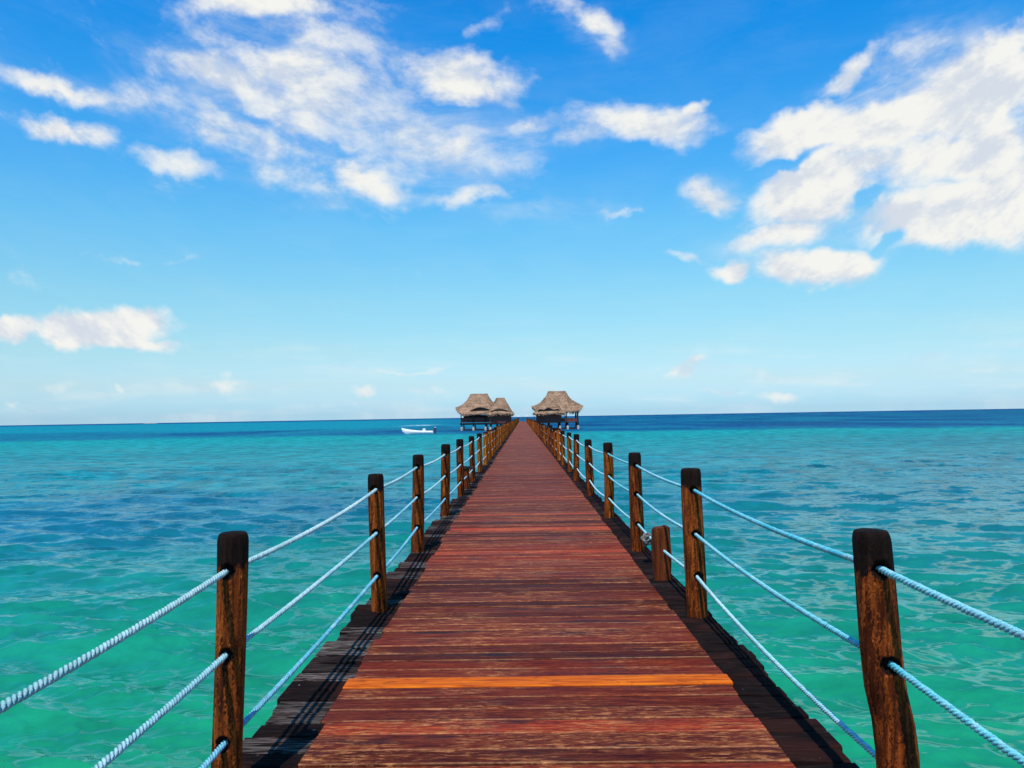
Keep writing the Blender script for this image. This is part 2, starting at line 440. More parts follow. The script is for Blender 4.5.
def mat_post():
    m, n = newmat('oiled_post_wood')
    oc = n.coord('Object')
    info = n.node('ShaderNodeObjectInfo')
    rnd = info.outputs['Random']
    pa = n.sep(n.attr('post'))             # x dark, y orange-ness (painted sunlight on far posts), z random
    off = n.comb(n.math('MULTIPLY', rnd, 30.0), n.math('MULTIPLY', pa[2], 17.0), n.math('MULTIPLY', rnd, 9.0))
    g = n.vmath('ADD', n.mapping(oc, scale=(15.0, 15.0, 1.5)), off)
    f = n.noise(g, 2.0, 8, 0.65, 1.0)
    g2 = n.vmath('ADD', n.mapping(oc, scale=(34.0, 34.0, 1.3)), off)
    f2 = n.noise(g2, 1.8, 6, 0.7, 0.7)
    dk = n.ramp(f, [(0.34, (0.012, 0.004, 0.003)), (0.48, (0.058, 0.012, 0.005)), (0.58, (0.21, 0.040, 0.008)), (0.72, (0.48, 0.12, 0.020))])
    lt = n.ramp(f, [(0.32, (0.10, 0.022, 0.005)), (0.46, (0.30, 0.066, 0.008)), (0.58, (0.52, 0.135, 0.014)), (0.75, (0.64, 0.22, 0.04))])
    c = n.mix(pa[1], dk, lt)
    fv = n.maprange(f2, 0.3, 0.7, 0.45, 1.45)
    c = n.mix(1.0, c, n.comb(fv, fv, fv), 'MULTIPLY')
    crack = n.maprange(n.noise(n.vmath('ADD', n.mapping(oc, scale=(15, 15, 0.55)), off), 2.2, 4, 0.6, 0.8), 0.60, 0.66)
    c = n.mix(n.math('MULTIPLY', crack, 0.85), c, (0.008, 0.004, 0.003, 1))
    dn = n.math('ADD', pa[0], n.math('MULTIPLY', n.math('SUBTRACT', n.noise(n.vmath('ADD', n.mapping(oc, scale=(26, 26, 5)), off), 1.5, 6, 0.7), 0.5), 1.3))
    c = n.mix(n.maprange(dn, 0.42, 0.62, 0, 0.97), c, n.ramp(f2, [(0.3, (0.003, 0.0025, 0.0025)), (0.7, (0.017, 0.010, 0.008))]))
    spk = n.maprange(n.noise(n.vmath('ADD', oc, off), 19.0, 4, 0.65), 0.755, 0.80)
    c = n.mix(n.math('MULTIPLY', spk, 0.65), c, (0.42, 0.34, 0.26, 1))
    hh = n.math('ADD', f, n.math('ADD', n.math('MULTIPLY', f2, 0.7), n.math('MULTIPLY', crack, -0.6)))
    n.principled(c, 0.65, n.bump(hh, 0.85, 0.009), spec=0.04)
    return m

def mat_rope():
    m, n = newmat('twisted_rope')
    pos = n.geopos()
    ra = n.attr('rope')
    sp_ = n.noise(pos, 9.0, 5, 0.6)
    fb = n.noise(n.mapping(pos, scale=(120, 45, 120)), 3.0, 4, 0.65)
    c = n.mix(n.maprange(sp_, 0.48, 0.68, 0, 0.35), ra, (0.66, 0.74, 0.74, 1))
    v = n.maprange(fb, 0.3, 0.7, 0.60, 1.25)
    c = n.mix(1.0, c, n.comb(v, v, v), 'MULTIPLY')
    dirt = n.maprange(n.noise(pos, 26.0, 4, 0.6), 0.62, 0.76)
    c = n.mix(n.math('MULTIPLY', dirt, 0.6), c, (0.22, 0.17, 0.10, 1))
    n.principled(c, 0.75, n.bump(fb, 0.5, 0.002), spec=0.25)
    return m

def mat_simple(name, c0, c1, scale=(1, 1, 1), ns=3.0, rough=0.7, bump=0.3, bd=0.02, spec=0.3):
    m, n = newmat(name)
    oc = n.coord('Object')
    f = n.noise(n.mapping(oc, scale=scale), ns, 7, 0.62, 0.3)
    c = n.ramp(f, [(0.3, c0), (0.7, c1)])
    n.principled(c, rough, n.bump(f, bump, bd), spec=spec)
    return m

def mat_thatch():
    m, n = newmat('palm_thatch')
    oc = n.coord('Object')
    f = n.noise(n.mapping(oc, scale=(3.0, 3.0, 0.55)), 2.2, 8, 0.7, 0.5)
    b = n.noise(oc, 0.45, 4, 0.6)
    z = n.sep(oc)[2]
    cour = n.math('FRACT', n.math('ADD', n.math('MULTIPLY', z, 1.25), n.math('MULTIPLY', f, 0.35)))
    c = n.ramp(f, [(0.28, (0.13, 0.064, 0.034)), (0.48, (0.30, 0.175, 0.105)), (0.66, (0.53, 0.35, 0.23))])
    bv = n.maprange(b, 0.35, 0.65, 0.72, 1.18)
    c = n.mix(1.0, c, n.comb(bv, bv, bv), 'MULTIPLY')
    c = n.mix(n.maprange(cour, 0.80, 1.0, 0, 0.45), c, (0.07, 0.04, 0.02, 1))
    n.principled(c, 0.9, n.bump(f, 1.0, 0.12), spec=0.1)
    return m

WATER = mat_water(); DECK = mat_deck(); ORANGE = mat_orange(); EDGE = mat_edge(); POST = mat_post(); ROPE = mat_rope()
THATCH = mat_thatch()
WALLW = mat_simple('dark_red_timber_wall', (0.07, 0.018, 0.014), (0.24, 0.060, 0.042), (6, 6, 0.5), 2.0)
BEAMW = mat_simple('black_brown_beam', (0.010, 0.007, 0.007), (0.035, 0.020, 0.015), (3, 3, 1), 2.0)
PALE = mat_simple('pale_concrete_footing', (0.30, 0.26, 0.22), (0.58, 0.54, 0.48), (1, 1, 1), 2.0, 0.85)
FASC = mat_simple('pale_fascia_board', (0.38, 0.38, 0.40), (0.62, 0.62, 0.66), (1, 1, 4), 1.0, 0.7)
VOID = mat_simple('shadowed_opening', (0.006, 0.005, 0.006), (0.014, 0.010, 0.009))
HULL = mat_simple('white_boat_paint', (0.66, 0.66, 0.64), (0.82, 0.82, 0.80), (1, 1, 3), 1.2, 0.35, 0.05)
MOTOR = mat_simple('dark_motor_plastic', (0.012, 0.012, 0.016), (0.04, 0.04, 0.05), rough=0.35, bump=0.0)
LAMPW = mat_simple('white_lamp_glass', (0.75, 0.75, 0.73), (0.85, 0.85, 0.84), rough=0.3, bump=0.0)
NET = mat_simple('grey_netting', (0.07, 0.068, 0.062), (0.22, 0.215, 0.20), (4, 4, 4), 6.0, 0.9)
STUBW = mat_simple('red_brown_stub_wood', (0.03, 0.007, 0.004), (0.20, 0.042, 0.010), (22, 22, 1.6), 2.0, 0.7, 0.6, 0.006, 0.08)

# ------------------------------------------------------------------ the sea
def build_sea():
    dy = np.concatenate([np.linspace(640, 300, 150, endpoint=False), np.linspace(300, 12, 400, endpoint=False), np.linspace(12, 1.2, 60)])
    rad = 3.4 * FPX / dy
    rad = np.concatenate([[0.02, 0.8, 1.8, 2.9], rad, [3500, 6000, 12000, 30000, 80000]])
    a0 = np.arange(-48, 48.001, 0.11)
    a1 = np.arange(50, 311, 1.5)
    ang = np.radians(np.concatenate([a0, a1]))
    da = np.diff(np.concatenate([ang, [ang[0] + 2 * np.pi]]))
    nr, na = len(rad), len(ang)
    RR, AA = np.meshgrid(rad, ang, indexing='ij')
    X = RR * np.sin(AA); Y = RR * np.cos(AA)
    dr = np.gradient(rad)
    sp = np.maximum(dr[:, None] * 0.9, RR * da[None, :])
    Z = np.zeros_like(X); DX = np.zeros_like(X); DY = np.zeros_like(X)
    # wind sea running towards the shore, crests roughly across the pier
    mod = 0.55 + 0.9 * fbm(X * 0.09 + 50, Y * 0.16 + 20, 3)
    for i in range(118):
        if i < 40:
            L = 0.8 * (3.6 / 0.8) ** rng.random(); th = R(-96) + rng.normal(0, 0.27); sl = 0.034
        else:
            L = 0.13 * (0.85 / 0.13) ** rng.random(); th = R(-96) + rng.normal(0, 0.44); sl = 0.035
        if i < 9: L = 2.0 * (4.2 / 2.0) ** rng.random(); th = R(-99) + rng.normal(0, 0.16); sl = 0.036
        k = 2 * math.pi / L
        amp = sl * (0.5 + rng.random()) / k
        ph = rng.random() * 6.283
        cx, cy = math.cos(th), math.sin(th)
        t = k * (X * cx + Y * cy) + ph
        att = sstep(L / 2.0, L / 4.0, sp) * mod
        Z += amp * att * np.sin(t)
        q = 0.95 * amp * att * np.cos(t)
        DX += q * cx; DY += q * cy
    X2 = X + DX; Y2 = Y + DY
    V = np.stack([X2.ravel(), Y2.ravel(), (SEA + Z).ravel()], 1)
    i = np.arange(nr - 1)[:, None] * na; j = np.arange(na)[None, :]; j2 = (j + 1) % na
    F = np.stack([(i + j).ravel(), (i + na + j).ravel(), (i + na + j2).ravel(), (i + j2).ravel()], 1)
    F = F[:, ::-1].copy()
    # --- colour of the water by depth and bottom (world coordinates)
    D = np.maximum(Y, 0.35 * RR)
    side = X / np.maximum(RR, 1e-3)
    wob = (fbm(X * 0.02 + 3, Y * 0.012 + 8, 4) - 0.5)
    Dw = D * (1 + 0.5 * wob)
    stops = np.array([0, 7, 12, 20, 32, 55, 90, 135])
    cols = np.array([(.010, .255, .108), (.009, .242, .110), (.007, .210, .118), (.005, .172, .130), (.004, .155, .152),
                     (.004, .178, .190), (.004, .220, .225), (.005, .262, .262)])
    C = np.stack([np.interp(Dw, stops, cols[:, c]) for c in range(3)], -1)
    def blend(mask, col):
        nonlocal C
        C = C * (1 - mask[..., None]) + np.array(col) * mask[..., None]
    # dark sea-grass bed, left middle distance
    f1 = fbm(X * 0.16 + 7, Y * 0.30 + 2, 5)
    e = np.sqrt(((X + 17) / 17) ** 2 + ((Y - 29) / 8.5) ** 2)
    blend(np.clip(sstep(1.25, 0.45, e + (f1 - 0.5) * 1.6) * 0.62, 0, 1), (.006, .085, .160))
    # greyer, bluer water to the right
    f2 = fbm(X * 0.05 + 31, Y * 0.10 + 12, 5)
    m2 = sstep(0.12, 0.5, side + (f2 - 0.5) * 0.5) * sstep(10, 26, D) * sstep(140, 80, D)
    blend(m2 * 0.45, (.012, .120, .165))
    f3 = fbm(X * 0.10 + 91, Y * 0.22 + 44, 5)
    blend(sstep(0.52, 0.66, f3) * sstep(16, 30, D) * sstep(150, 90, D) * 0.22, (.006, .080, .140))
    blend(sstep(0.53, 0.68, fbm(X * 0.08 + 11, Y * 0.2 + 64, 5)) * sstep(9, 20, D) * 0.30, (.020, .230, .215))
    # deep water beyond the reef edge
    edge = 152 + 60 * (fbm(X * 0.012 + 5, Y * 0.004 + 1, 4) - 0.5) + 34 * (fbm(X * 0.05, Y * 0.02, 4) - 0.5)
    deep = sstep(edge - 14, edge + 26, D) * (1 - 0.42 * sstep(0.52, 0.62, fbm(X * 0.045 + 13, Y * 0.02 + 61, 4)) * sstep(0.1, -0.15, side) * sstep(900, 300, D))
    f4 = fbm(X * 0.02 + 19, Y * 0.006 + 3, 4)
    blend(deep * (0.80 + 0.20 * sstep(0.3, 0.6, f4)), (.002, .070, .185))
    f5 = fbm(X * 0.05 + 70, Y * 0.018 + 33, 5)
    blend(deep * sstep(0.46, 0.60, f5) * 0.85, (.004, .145, .225))
    blend(deep * sstep(0.48, 0.36, f5) * 0.5, (.002, .045, .140))
    # a second sand bank far off to the left
    bank = sstep(0.05, -0.22, side) * sstep(225, 330, D * (1 + 0.4 * (f4 - 0.5))) * sstep(3200, 1200, D)
    blend(bank * 0.9, (.003, .225, .285))
    bank2 = sstep(0.34, 0.55, side + (f4 - 0.5) * 0.25) * sstep(280, 420, D) * sstep(3000, 900, D)
    blend(bank2 * 0.6, (.005, .100, .185))
    blend(sstep(1500, 4000, D) * 0.9, (.003, .050, .165))
    # thin broken foam on the far bank behind the boat
    fo = np.exp(-((Y - 385 - 0.1 * (X + 60)) / 26) ** 2) * sstep(-62, -54, X) * sstep(-40, -48, X) * sstep(0.35, 0.5, fbm(X * .4, Y * .05, 3))
    blend(np.clip(fo * 0.8, 0, 1), (.45, .62, .66))
    C = np.clip(C, 0.002, 0.9).reshape(-1, 3)
    S = np.stack([np.interp(D, [0, 25, 50, 80, 130, 320], [1.0, 0.95, 0.62, 0.32, 0.14, 0.10]),
                  np.interp(D, [0, 30, 150], [0.10, 0.16, 0.25]),
                  np.interp(D, [0, 12, 40, 200], [0.34, 0.62, 1.2, 1.3])], -1).reshape(-1, 3)
    o = mesh_obj('sea', V, F, WATER, smooth=True, attrs={'water': C, 'sheen': S})
    tag(o, kind='structure')
    # sandy sea bed
    s = 90000
    return o
build_sea()

# ------------------------------------------------------------------ the pier
P0, P1 = -7.0, 262.0
RX0, RX1 = -1.078, 1.200          # stained centre strip
EX0, EX1 = -1.385, 1.49            # outer ends of the planks

def plank_rows():
    rows = []; y = 4.635 - 0.19
    down = []
    y = 4.640
    rows.append((4.655, 4.815, True))
    yb = 4.645
    while yb > P0:
        wd = 0.168 + random.uniform(-0.022, 0.022)
        rows.append((yb - wd, yb, False)); yb -= wd + random.choice((0.007, 0.009, 0.011, 0.014))
    yf = 4.825
    while yf < P1:
        wd = 0.166 + random.uniform(-0.022, 0.022)
        rows.append((yf, yf + wd, False)); yf += wd + random.choice((0.007, 0.009, 0.011, 0.014))
    rows.sort()
    return rows

def plank_strip(name, items, mat, parent, label=None):
    """items: x0, x1, y0, y1, ztop, tilt, rnd, red, ragged"""
    V = []; F = []; A = []
    for (x0, x1, y0, y1, zt, tilt, rn, rd, seg) in items:
        b = len(V)
        c = 0.005
        ns = seg
        # profile across the plank: bottom, side, arris, top, top, arris, side, bottom
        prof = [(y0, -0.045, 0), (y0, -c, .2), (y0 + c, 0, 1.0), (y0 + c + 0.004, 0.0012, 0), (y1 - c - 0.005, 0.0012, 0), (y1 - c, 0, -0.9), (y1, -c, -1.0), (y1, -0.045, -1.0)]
        np_ = len(prof)
        jy = random.uniform(-0.003, 0.003)
        for i in range(ns + 1):
            t = i / ns
            x = x0 + (x1 - x0) * t
            for (py, pz, e) in prof:
                V.append((x, py + (jy * (2 * t - 1)), zt + pz + tilt * (t - .5)))
                A.append((rn, rd, e))
        for i in range(ns):
            for k in range(np_):
                k2 = (k + 1) % np_
                F.append((b + i * np_ + k, b + (i + 1) * np_ + k, b + (i + 1) * np_ + k2, b + i * np_ + k2)[::-1])
        F.append(tuple(b + k for k in range(np_)))
        F.append(tuple(b + ns * np_ + k for k in range(np_))[::-1])
    return mesh_obj(name, V, F, mat, parent, attrs={'plank': np.array(A, dtype=np.float32)})

pier = empty('pier', (0, 0, 0))
tag(pier, 'long straight wooden pier decked in red stained planks with black plank ends', 'pier')
rows = plank_rows()
cen = []; lef = []; rig = []
lj = rj = 0.0; cjl = cjr = 0.0
for i, (a, b, org) in enumerate(rows):
    if random.random() < 0.42: lj = random.uniform(-0.075, 0.055)
    if random.random() < 0.35: rj = random.uniform(-0.018, 0.020)
    if random.random() < 0.5: cjl = random.uniform(-0.026, 0.022)
    if random.random() < 0.5: cjr = random.uniform(-0.012, 0.012)
    zt = random.uniform(-0.0035, 0.0025); tl = random.uniform(-0.003, 0.003)
    rn = random.random()
    ym = (a + b) / 2
    rd = 0.02 + 0.22 * random.random()
    if random.random() < 0.06: rd = 0.6
    if 8.7 < ym < 9.6: rd = random.uniform(0.7, 1.0)
    if 10.9 < ym < 11.2 or 12.6 < ym < 12.8: rd = 1.0; rn = 0.95
    if 14.5 < ym < 15.3: rd = 0.6
    if 6.0 < ym < 7.6: rd *= 0.25
    if ym > 20: rd = 0.1 + 0.3 * random.random()
    xl, xr = RX0 + cjl, RX1 + cjr
    seg = 10 if ym < 30 else 2
    if org: oranges = [(xl - .005, xr + .012, a, b, 0.004, 0.0, 0.5, 0.5, 10)]
    else: cen.append((xl, xr, a, b, zt, tl, rn, rd, seg))
    gl = random.random(); gr = random.random() * 0.62
    eo = lj + random.uniform(-0.012, 0.012); er = rj + random.uniform(-0.006, 0.006)
    lef.append((EX0 + eo, xl - 0.004, a + .003, b - random.uniform(.002, .012), zt - 0.007, tl * 3, rn, gl, 3))
    rig.append((xr + 0.004, EX1 + er, a + .003, b - random.uniform(.002, .012), zt - 0.007, tl * 3, 1 - rn, gr, 3))
plank_strip('decking', cen, DECK, pier)
tag(plank_strip('board', oranges, ORANGE, pier), 'bright orange replacement board across the red decking')
tag(plank_strip('plank_ends', lef, EDGE, pier), 'black and grey weathered plank ends along the left edge')
tag(plank_strip('plank_ends', rig, EDGE, pier), 'black weathered plank ends along the right edge')
for x in (-1.12, 0.07, 1.26):
    m_ = MB(); m_.box((x, (P0 + P1) / 2, -0.155), (0.12, P1 - P0 - 0.3, 0.2)); m_.build('stringer', BEAMW, pier)
# platform at the far end
m_ = MB()
m_.box((0.1, 268.2, -0.06), (11.0, 12.0, 0.12))
for k in range(5):
    for y in (263, 273):
        m_.tube([(-5 + k * 2.5, y, -3.4), (-5 + k * 2.5, y, -0.13)], 0.12, 8)
m_.build('end_platform', BEAMW, pier)
for (x0, y0, x1, y1) in ((-5.2, 262.6, -2.0, 262.6), (2.2, 262.6, 5.4, 262.6), (-5.2, 273.9, 5.4, 273.9)):
    m_ = MB()
    for z in (0.45, 0.95): m_.tube([(x0, y0, z), (x1, y1, z)], 0.05, 6)
    nn = max(2, int(abs(x1 - x0) / 1.6))
    for k in range(nn + 1): m_.tube([(x0 + (x1 - x0) * k / nn, y0, 0.0), (x0 + (x1 - x0) * k / nn, y1, 1.05)], 0.06, 6)
    m_.build('end_railing', BEAMW, pier)

# ------------------------------------------------------------------ posts
def post_mesh(name, rad, top, seed, orange=0.0, darktop=0.16, holes=(), bend=None, nr=40, nz=70, low=-3.3, rough=1.0, lean=(0, 0)):
    r_ = random.Random(seed)
    p = [r_.uniform(0, 6.28) for _ in range(8)]
    zs = list(np.concatenate([np.linspace(low, -0.1, 8), np.linspace(-0.05, top - 0.05, nz), top - 0.05 + 0.05 * np.sin(np.linspace(0.2, 1.57, 7))]))
    V = []; A = []; F = []
    for z in zs:
        s = 1.0
        if z > top - 0.05:
            q = (z - top + 0.05) / 0.05
            s = 0.80 + 0.20 * math.sqrt(max(0, 1 - q ** 2.2))
        for k in range(nr):
            t = 2 * math.pi * k / nr
            rr = rad * (1 + rough * (0.035 * math.sin(2 * t + p[0] + 0.9 * z) + 0.030 * math.sin(3 * t + p[1] - 1.6 * z) + 0.018 * math.sin(7 * t + p[2] + 1.1 * z) + 0.012 * math.sin(13 * t + p[3] + 2 * math.sin(2 * z))))
            rr *= s * (1 + 0.05 * math.sin(2.1 * z + p[4]) * rough) * (1.04 - 0.045 * z)
            cx = rough * 0.016 * math.sin(1.9 * z + p[5]); cy = rough * 0.012 * math.sin(1.7 * z + p[6])
            if bend:
                bx, by = bend(z); cx += bx; cy += by
            cx += lean[0] * z; cy += lean[1] * z
            dark = min(1.0, max(0.0, (z - (top - darktop) + 0.06) / 0.12))
            if z < 0.05: dark = max(dark, min(1, (0.05 - z) / 0.3))
            dr = 0.0
            for hz in holes:
                for ht in (-math.pi / 2, math.pi / 2):
                    dt = (t - ht + math.pi) % (2 * math.pi) - math.pi
                    d = math.hypot(dt * rad, z - hz)
                    if d < 0.05:
                        dark = max(dark, 1.0 - max(0, d - 0.026) / 0.02)
                        if d < 0.03: dr = 0.03
            V.append((cx + math.cos(t) * (rr - dr), cy + math.sin(t) * (rr - dr), z)); A.append((dark, orange, r_.random() * 0.02 + seed % 7 / 7))
    for i in range(len(zs) - 1):
        for k in range(nr):
            k2 = (k + 1) % nr
            F.append((i * nr + k, i * nr + k2, (i + 1) * nr + k2, (i + 1) * nr + k))
    V.append((sum(v[0] for v in V[-nr:]) / nr, sum(v[1] for v in V[-nr:]) / nr, top + 0.004)); A.append((1, orange, 0))
    L = len(V) - 1
    for k in range(nr): F.append(((len(zs) - 1) * nr + k, (len(zs) - 1) * nr + (k + 1) % nr, L))
    return V, F, np.array(A, dtype=np.float32)

LY = [-2.7, 0.28, 3.37, 6.55, 9.40, 12.75, 16.0, 19.6]
LX = [-1.29, -1.29, -1.292, -1.245, -1.295, -1.295, -1.295, -1.295]
LTOP = [1.12, 1.13, 1.115, 1.135, 1.16, 1.17, 1.16, 1.13]
RY = [-3.2, -0.2, 2.92, 6.22, 9.25, 12.25, 15.7, 19.2]
RX = [1.37, 1.37, 1.343, 1.355, 1.345, 1.335, 1.335, 1.33]
RTOP = [1.15, 1.15, 1.155, 1.165, 1.15, 1.17, 1.12, 1.15]
while LY[-1] < 259:
    LY.append(LY[-1] + random.uniform(2.85, 3.35)); LX.append(-1.285 + random.uniform(-.03, .03)); LTOP.append(1.14 + random.uniform(-.06, .06))
while RY[-1] < 259:
    RY.append(RY[-1] + random.uniform(2.9, 3.4)); RX.append(1.335 + random.uniform(-.03, .03)); RTOP.append(1.14 + random.uniform(-.06, .06))
LH = [(1.0, .63, .27), (0.935, .585, .24), (.955, .60, .235), (1.01, .644, .286), (1.01, .65, .29), (1.0, .65, .28), (1.0, .64, .28), (1.0, .64, .28)]
RH = [(1.02, .66, .3), (1.0, .65, .3), (1.02, .672, .235), (.996, .65, .32), (1.0, .66, .31), (1.0, .65, .30), (.99, .64, .3), (1.0, .64, .3)]
while len(LH) < len(LY): LH.append((1.0 + random.uniform(-.02, .02), .64, .28))
while len(RH) < len(RY): RH.append((1.0 + random.uniform(-.02, .02), .64, .30))

def rbend(z):      # the crooked nearest right-hand post
    return (float(np.interp(z, [-3.3, 0.0, 0.33, 0.45, 0.57, 0.72, 0.95, 1.15], [0.06, 0.050, 0.042, 0.030, 0.004, -0.012, -0.030, -0.048])), 0.0)

L_LAB = {0: 'post behind the photographer on the left rope railing', 1: 'post just beside the photographer on the left rope railing',
 2: 'nearest round wooden post on the left, black top, blue ropes running to the front',
 3: 'second wooden post from the front on the left, at the ragged grey plank ends',
 4: 'third wooden post from the front on the left, beside the bluish grey plank ends',
 5: 'fourth wooden post from the front on the left, below and right of the white boat',
 6: 'fifth wooden post from the front on the left, right beside the flat-topped stub',
 7: 'sixth wooden post from the front on the left, just behind the flat-topped stub'}
R_LAB = {0: 'post behind the photographer on the right rope railing', 1: 'post just beside the photographer on the right rope railing',
 2: 'nearest crooked wooden post on the right, bent trunk with charred black top',
 3: 'thick straight post second from the front on the right, just before the short stub',
 4: 'third wooden post from the front on the right, beside the grey knot of netting',
 5: 'fourth wooden post from the front on the right, pale streaked trunk with black top',
 6: 'fifth wooden post from the front on the right, slim with dark top',
 7: 'sixth wooden post from the front on the right, slim and dark brown'}

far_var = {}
for key, orr in (('dark', 0.05), ('mid', 0.40), ('lit', 0.85), ('pale', 1.0)):  # oranger copies carry sunlight in the wood colour, darker ones the shade
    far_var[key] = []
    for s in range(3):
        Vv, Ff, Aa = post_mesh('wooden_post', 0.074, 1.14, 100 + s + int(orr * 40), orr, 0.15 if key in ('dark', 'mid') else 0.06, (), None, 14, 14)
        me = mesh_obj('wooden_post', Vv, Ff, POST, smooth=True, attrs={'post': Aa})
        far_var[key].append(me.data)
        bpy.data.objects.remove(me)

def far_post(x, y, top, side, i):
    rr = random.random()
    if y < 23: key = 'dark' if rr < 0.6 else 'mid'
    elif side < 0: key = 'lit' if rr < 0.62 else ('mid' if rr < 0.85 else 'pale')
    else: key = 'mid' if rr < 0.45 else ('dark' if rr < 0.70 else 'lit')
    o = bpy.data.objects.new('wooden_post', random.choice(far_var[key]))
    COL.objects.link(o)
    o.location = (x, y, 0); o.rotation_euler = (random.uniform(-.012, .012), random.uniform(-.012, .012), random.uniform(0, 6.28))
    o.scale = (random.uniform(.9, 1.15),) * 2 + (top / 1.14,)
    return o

def do_side(XS, YS, TOPS, HS, labs, side, word):
    for i, (x, y, t) in enumerate(zip(XS, YS, TOPS)):
        if i < 8:
            rad = 0.074
            if side > 0 and i == 2: rad = 0.066
            if side > 0 and i == 3: rad = 0.080
            if side < 0 and i in (2, 3): rad = 0.066
            orr = {(-1, 2): .16, (-1, 3): .24, (-1, 4): .16, (1, 2): .08, (1, 3): .2, (1, 4): .12, (1, 5): .4}.get((side, i), .15)
            Vv, Ff, Aa = post_mesh('wooden_post', rad, t, 31 + i + 50 * (side > 0), orr, 0.15, HS[i], rbend if (side > 0 and i == 2) else None, 56 if i < 5 else 28, 110 if i < 5 else 50, rough=1.0)
            o = mesh_obj('wooden_post', Vv, Ff, POST, smooth=True, attrs={'post': Aa}, loc=(x, y, 0))
            tag(o, labs[i], 'post', 'posts of the %s rope railing' % word)
        else:
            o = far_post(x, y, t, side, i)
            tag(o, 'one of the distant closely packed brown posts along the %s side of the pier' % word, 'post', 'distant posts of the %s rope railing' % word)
do_side(LX, LY, LTOP, LH, L_LAB, -1, 'left')
do_side(RX, RY, RTOP, RH, R_LAB, 1, 'right')

# ------------------------------------------------------------------ ropes
def rope(XS, YS, HS, lev, base, pale, sag0, label, seed):
    r_ = random.Random(seed)
    near_pts = []; far_pts = []
    for i in range(len(YS) - 1):
        a = Vector((XS[i], YS[i], HS[i][lev])); b = Vector((XS[i + 1], YS[i + 1], HS[i + 1][lev]))
        if XS[0] > 0 and i + 1 == 2: b.x += rbend(b.z)[0]
        if XS[0] > 0 and i == 2: a.x += rbend(a.z)[0]
        near = b.y < 13.5
        ns = 340 if near else (16 if b.y < 60 else 6)
        sg = sag0 * 0.62 * r_.uniform(0.6, 1.4) * ((b - a).length / 3.0)
        if i > 8: sg *= 0.9
        for k in range(ns):
            t = k / ns
            p = a.lerp(b, t); p.z -= sg * 4 * t * (1 - t)
            (near_pts if near else far_pts).append(p)
    far_pts.insert(0, near_pts[-1])
    V = []; F = []; A = []
    base = np.array(base); pale = np.array(pale)
    s = 0.0; prev = near_pts[0]
    tw = 2 * math.pi / 0.066
    n = 7; K = len(near_pts)
    centers = []
    for i, p in enumerate(near_pts):
        s += (p - prev).length; prev = p
        d = (near_pts[min(i + 1, K - 1)] - near_pts[max(i - 1, 0)]).normalized()
        sx = d.cross(Vector((0, 0, 1))).normalized(); sz = sx.cross(d)
        bl = float(np.clip(0.5 + 0.5 * math.sin(s * 0.9 + seed) + 0.3 * math.sin(s * 2.3 + seed * 2), 0, 1))
        for st_ in range(3):
            ph = tw * s + st_ * 2.0944 + 0.45 * math.sin(5.3 * s + seed) + 0.30 * math.sin(13.1 * s + 2 * seed) + 0.16 * math.sin(41 * s)
            c = p + (sx * math.cos(ph) + sz * math.sin(ph)) * 0.0066
            for k in range(n):
                t = 2 * math.pi * k / n + ph
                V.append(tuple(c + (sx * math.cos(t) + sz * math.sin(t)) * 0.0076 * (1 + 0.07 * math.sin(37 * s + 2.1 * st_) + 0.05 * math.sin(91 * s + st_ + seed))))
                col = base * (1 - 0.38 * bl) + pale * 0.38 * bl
                # crown highlights and groove shade put into the strand colour
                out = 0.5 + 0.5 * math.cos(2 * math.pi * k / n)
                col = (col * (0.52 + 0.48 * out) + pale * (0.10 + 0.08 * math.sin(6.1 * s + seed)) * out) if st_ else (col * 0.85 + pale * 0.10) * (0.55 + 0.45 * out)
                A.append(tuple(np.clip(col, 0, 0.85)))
    st3 = 3 * n
    for i in range(K - 1):
        for q in range(3):
            for k in range(n):
                k2 = (k + 1) % n
                F.append((i * st3 + q * n + k, i * st3 + q * n + k2, (i + 1) * st3 + q * n + k2, (i + 1) * st3 + q * n + k))
    b0 = len(V); n2 = 7
    for i, p in enumerate(far_pts):
        d = (far_pts[min(i + 1, len(far_pts) - 1)] - far_pts[max(i - 1, 0)]).normalized()
        sx = d.cross(Vector((0, 0, 1))).normalized(); sz = sx.cross(d)
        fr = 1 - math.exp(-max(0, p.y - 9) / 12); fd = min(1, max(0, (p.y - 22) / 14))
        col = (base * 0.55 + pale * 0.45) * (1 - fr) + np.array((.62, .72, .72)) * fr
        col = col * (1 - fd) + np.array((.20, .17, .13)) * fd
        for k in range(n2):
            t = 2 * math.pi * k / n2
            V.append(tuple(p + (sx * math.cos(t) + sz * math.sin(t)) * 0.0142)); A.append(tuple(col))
    for i in range(len(far_pts) - 1):
        for k in range(n2):
            k2 = (k + 1) % n2
            F.append((b0 + i * n2 + k, b0 + i * n2 + k2, b0 + (i + 1) * n2 + k2, b0 + (i + 1) * n2 + k))
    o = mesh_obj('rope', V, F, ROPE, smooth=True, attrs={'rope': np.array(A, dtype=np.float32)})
    tag(o, label, 'rope', 'ropes threaded through the pier posts')
BL = (.08, .42, .54); BM = (.14, .47, .53); BP = (.24, .50, .51); PW = (.70, .77, .74)
rope(LX, LY, LH, 0, BP, PW, 0.045, 'topmost pale rope threaded through the left row of posts', 1)
rope(LX, LY, LH, 1, BM, PW, 0.035, 'middle light blue rope threaded through the left row of posts', 2)
rope(LX, LY, LH, 2, BL, (.30, .54, .66), 0.030, 'lowest bright blue rope threaded through the left row of posts', 3)
rope(RX, RY, RH, 0, (.05, .47, .58), (.46, .72, .74), 0.055, 'topmost blue and white rope threaded through the right row of posts', 4)
rope(RX, RY, RH, 1, (.09, .52, .60), (.52, .75, .75), 0.045, 'middle blue and white rope threaded through the right row of posts', 5)
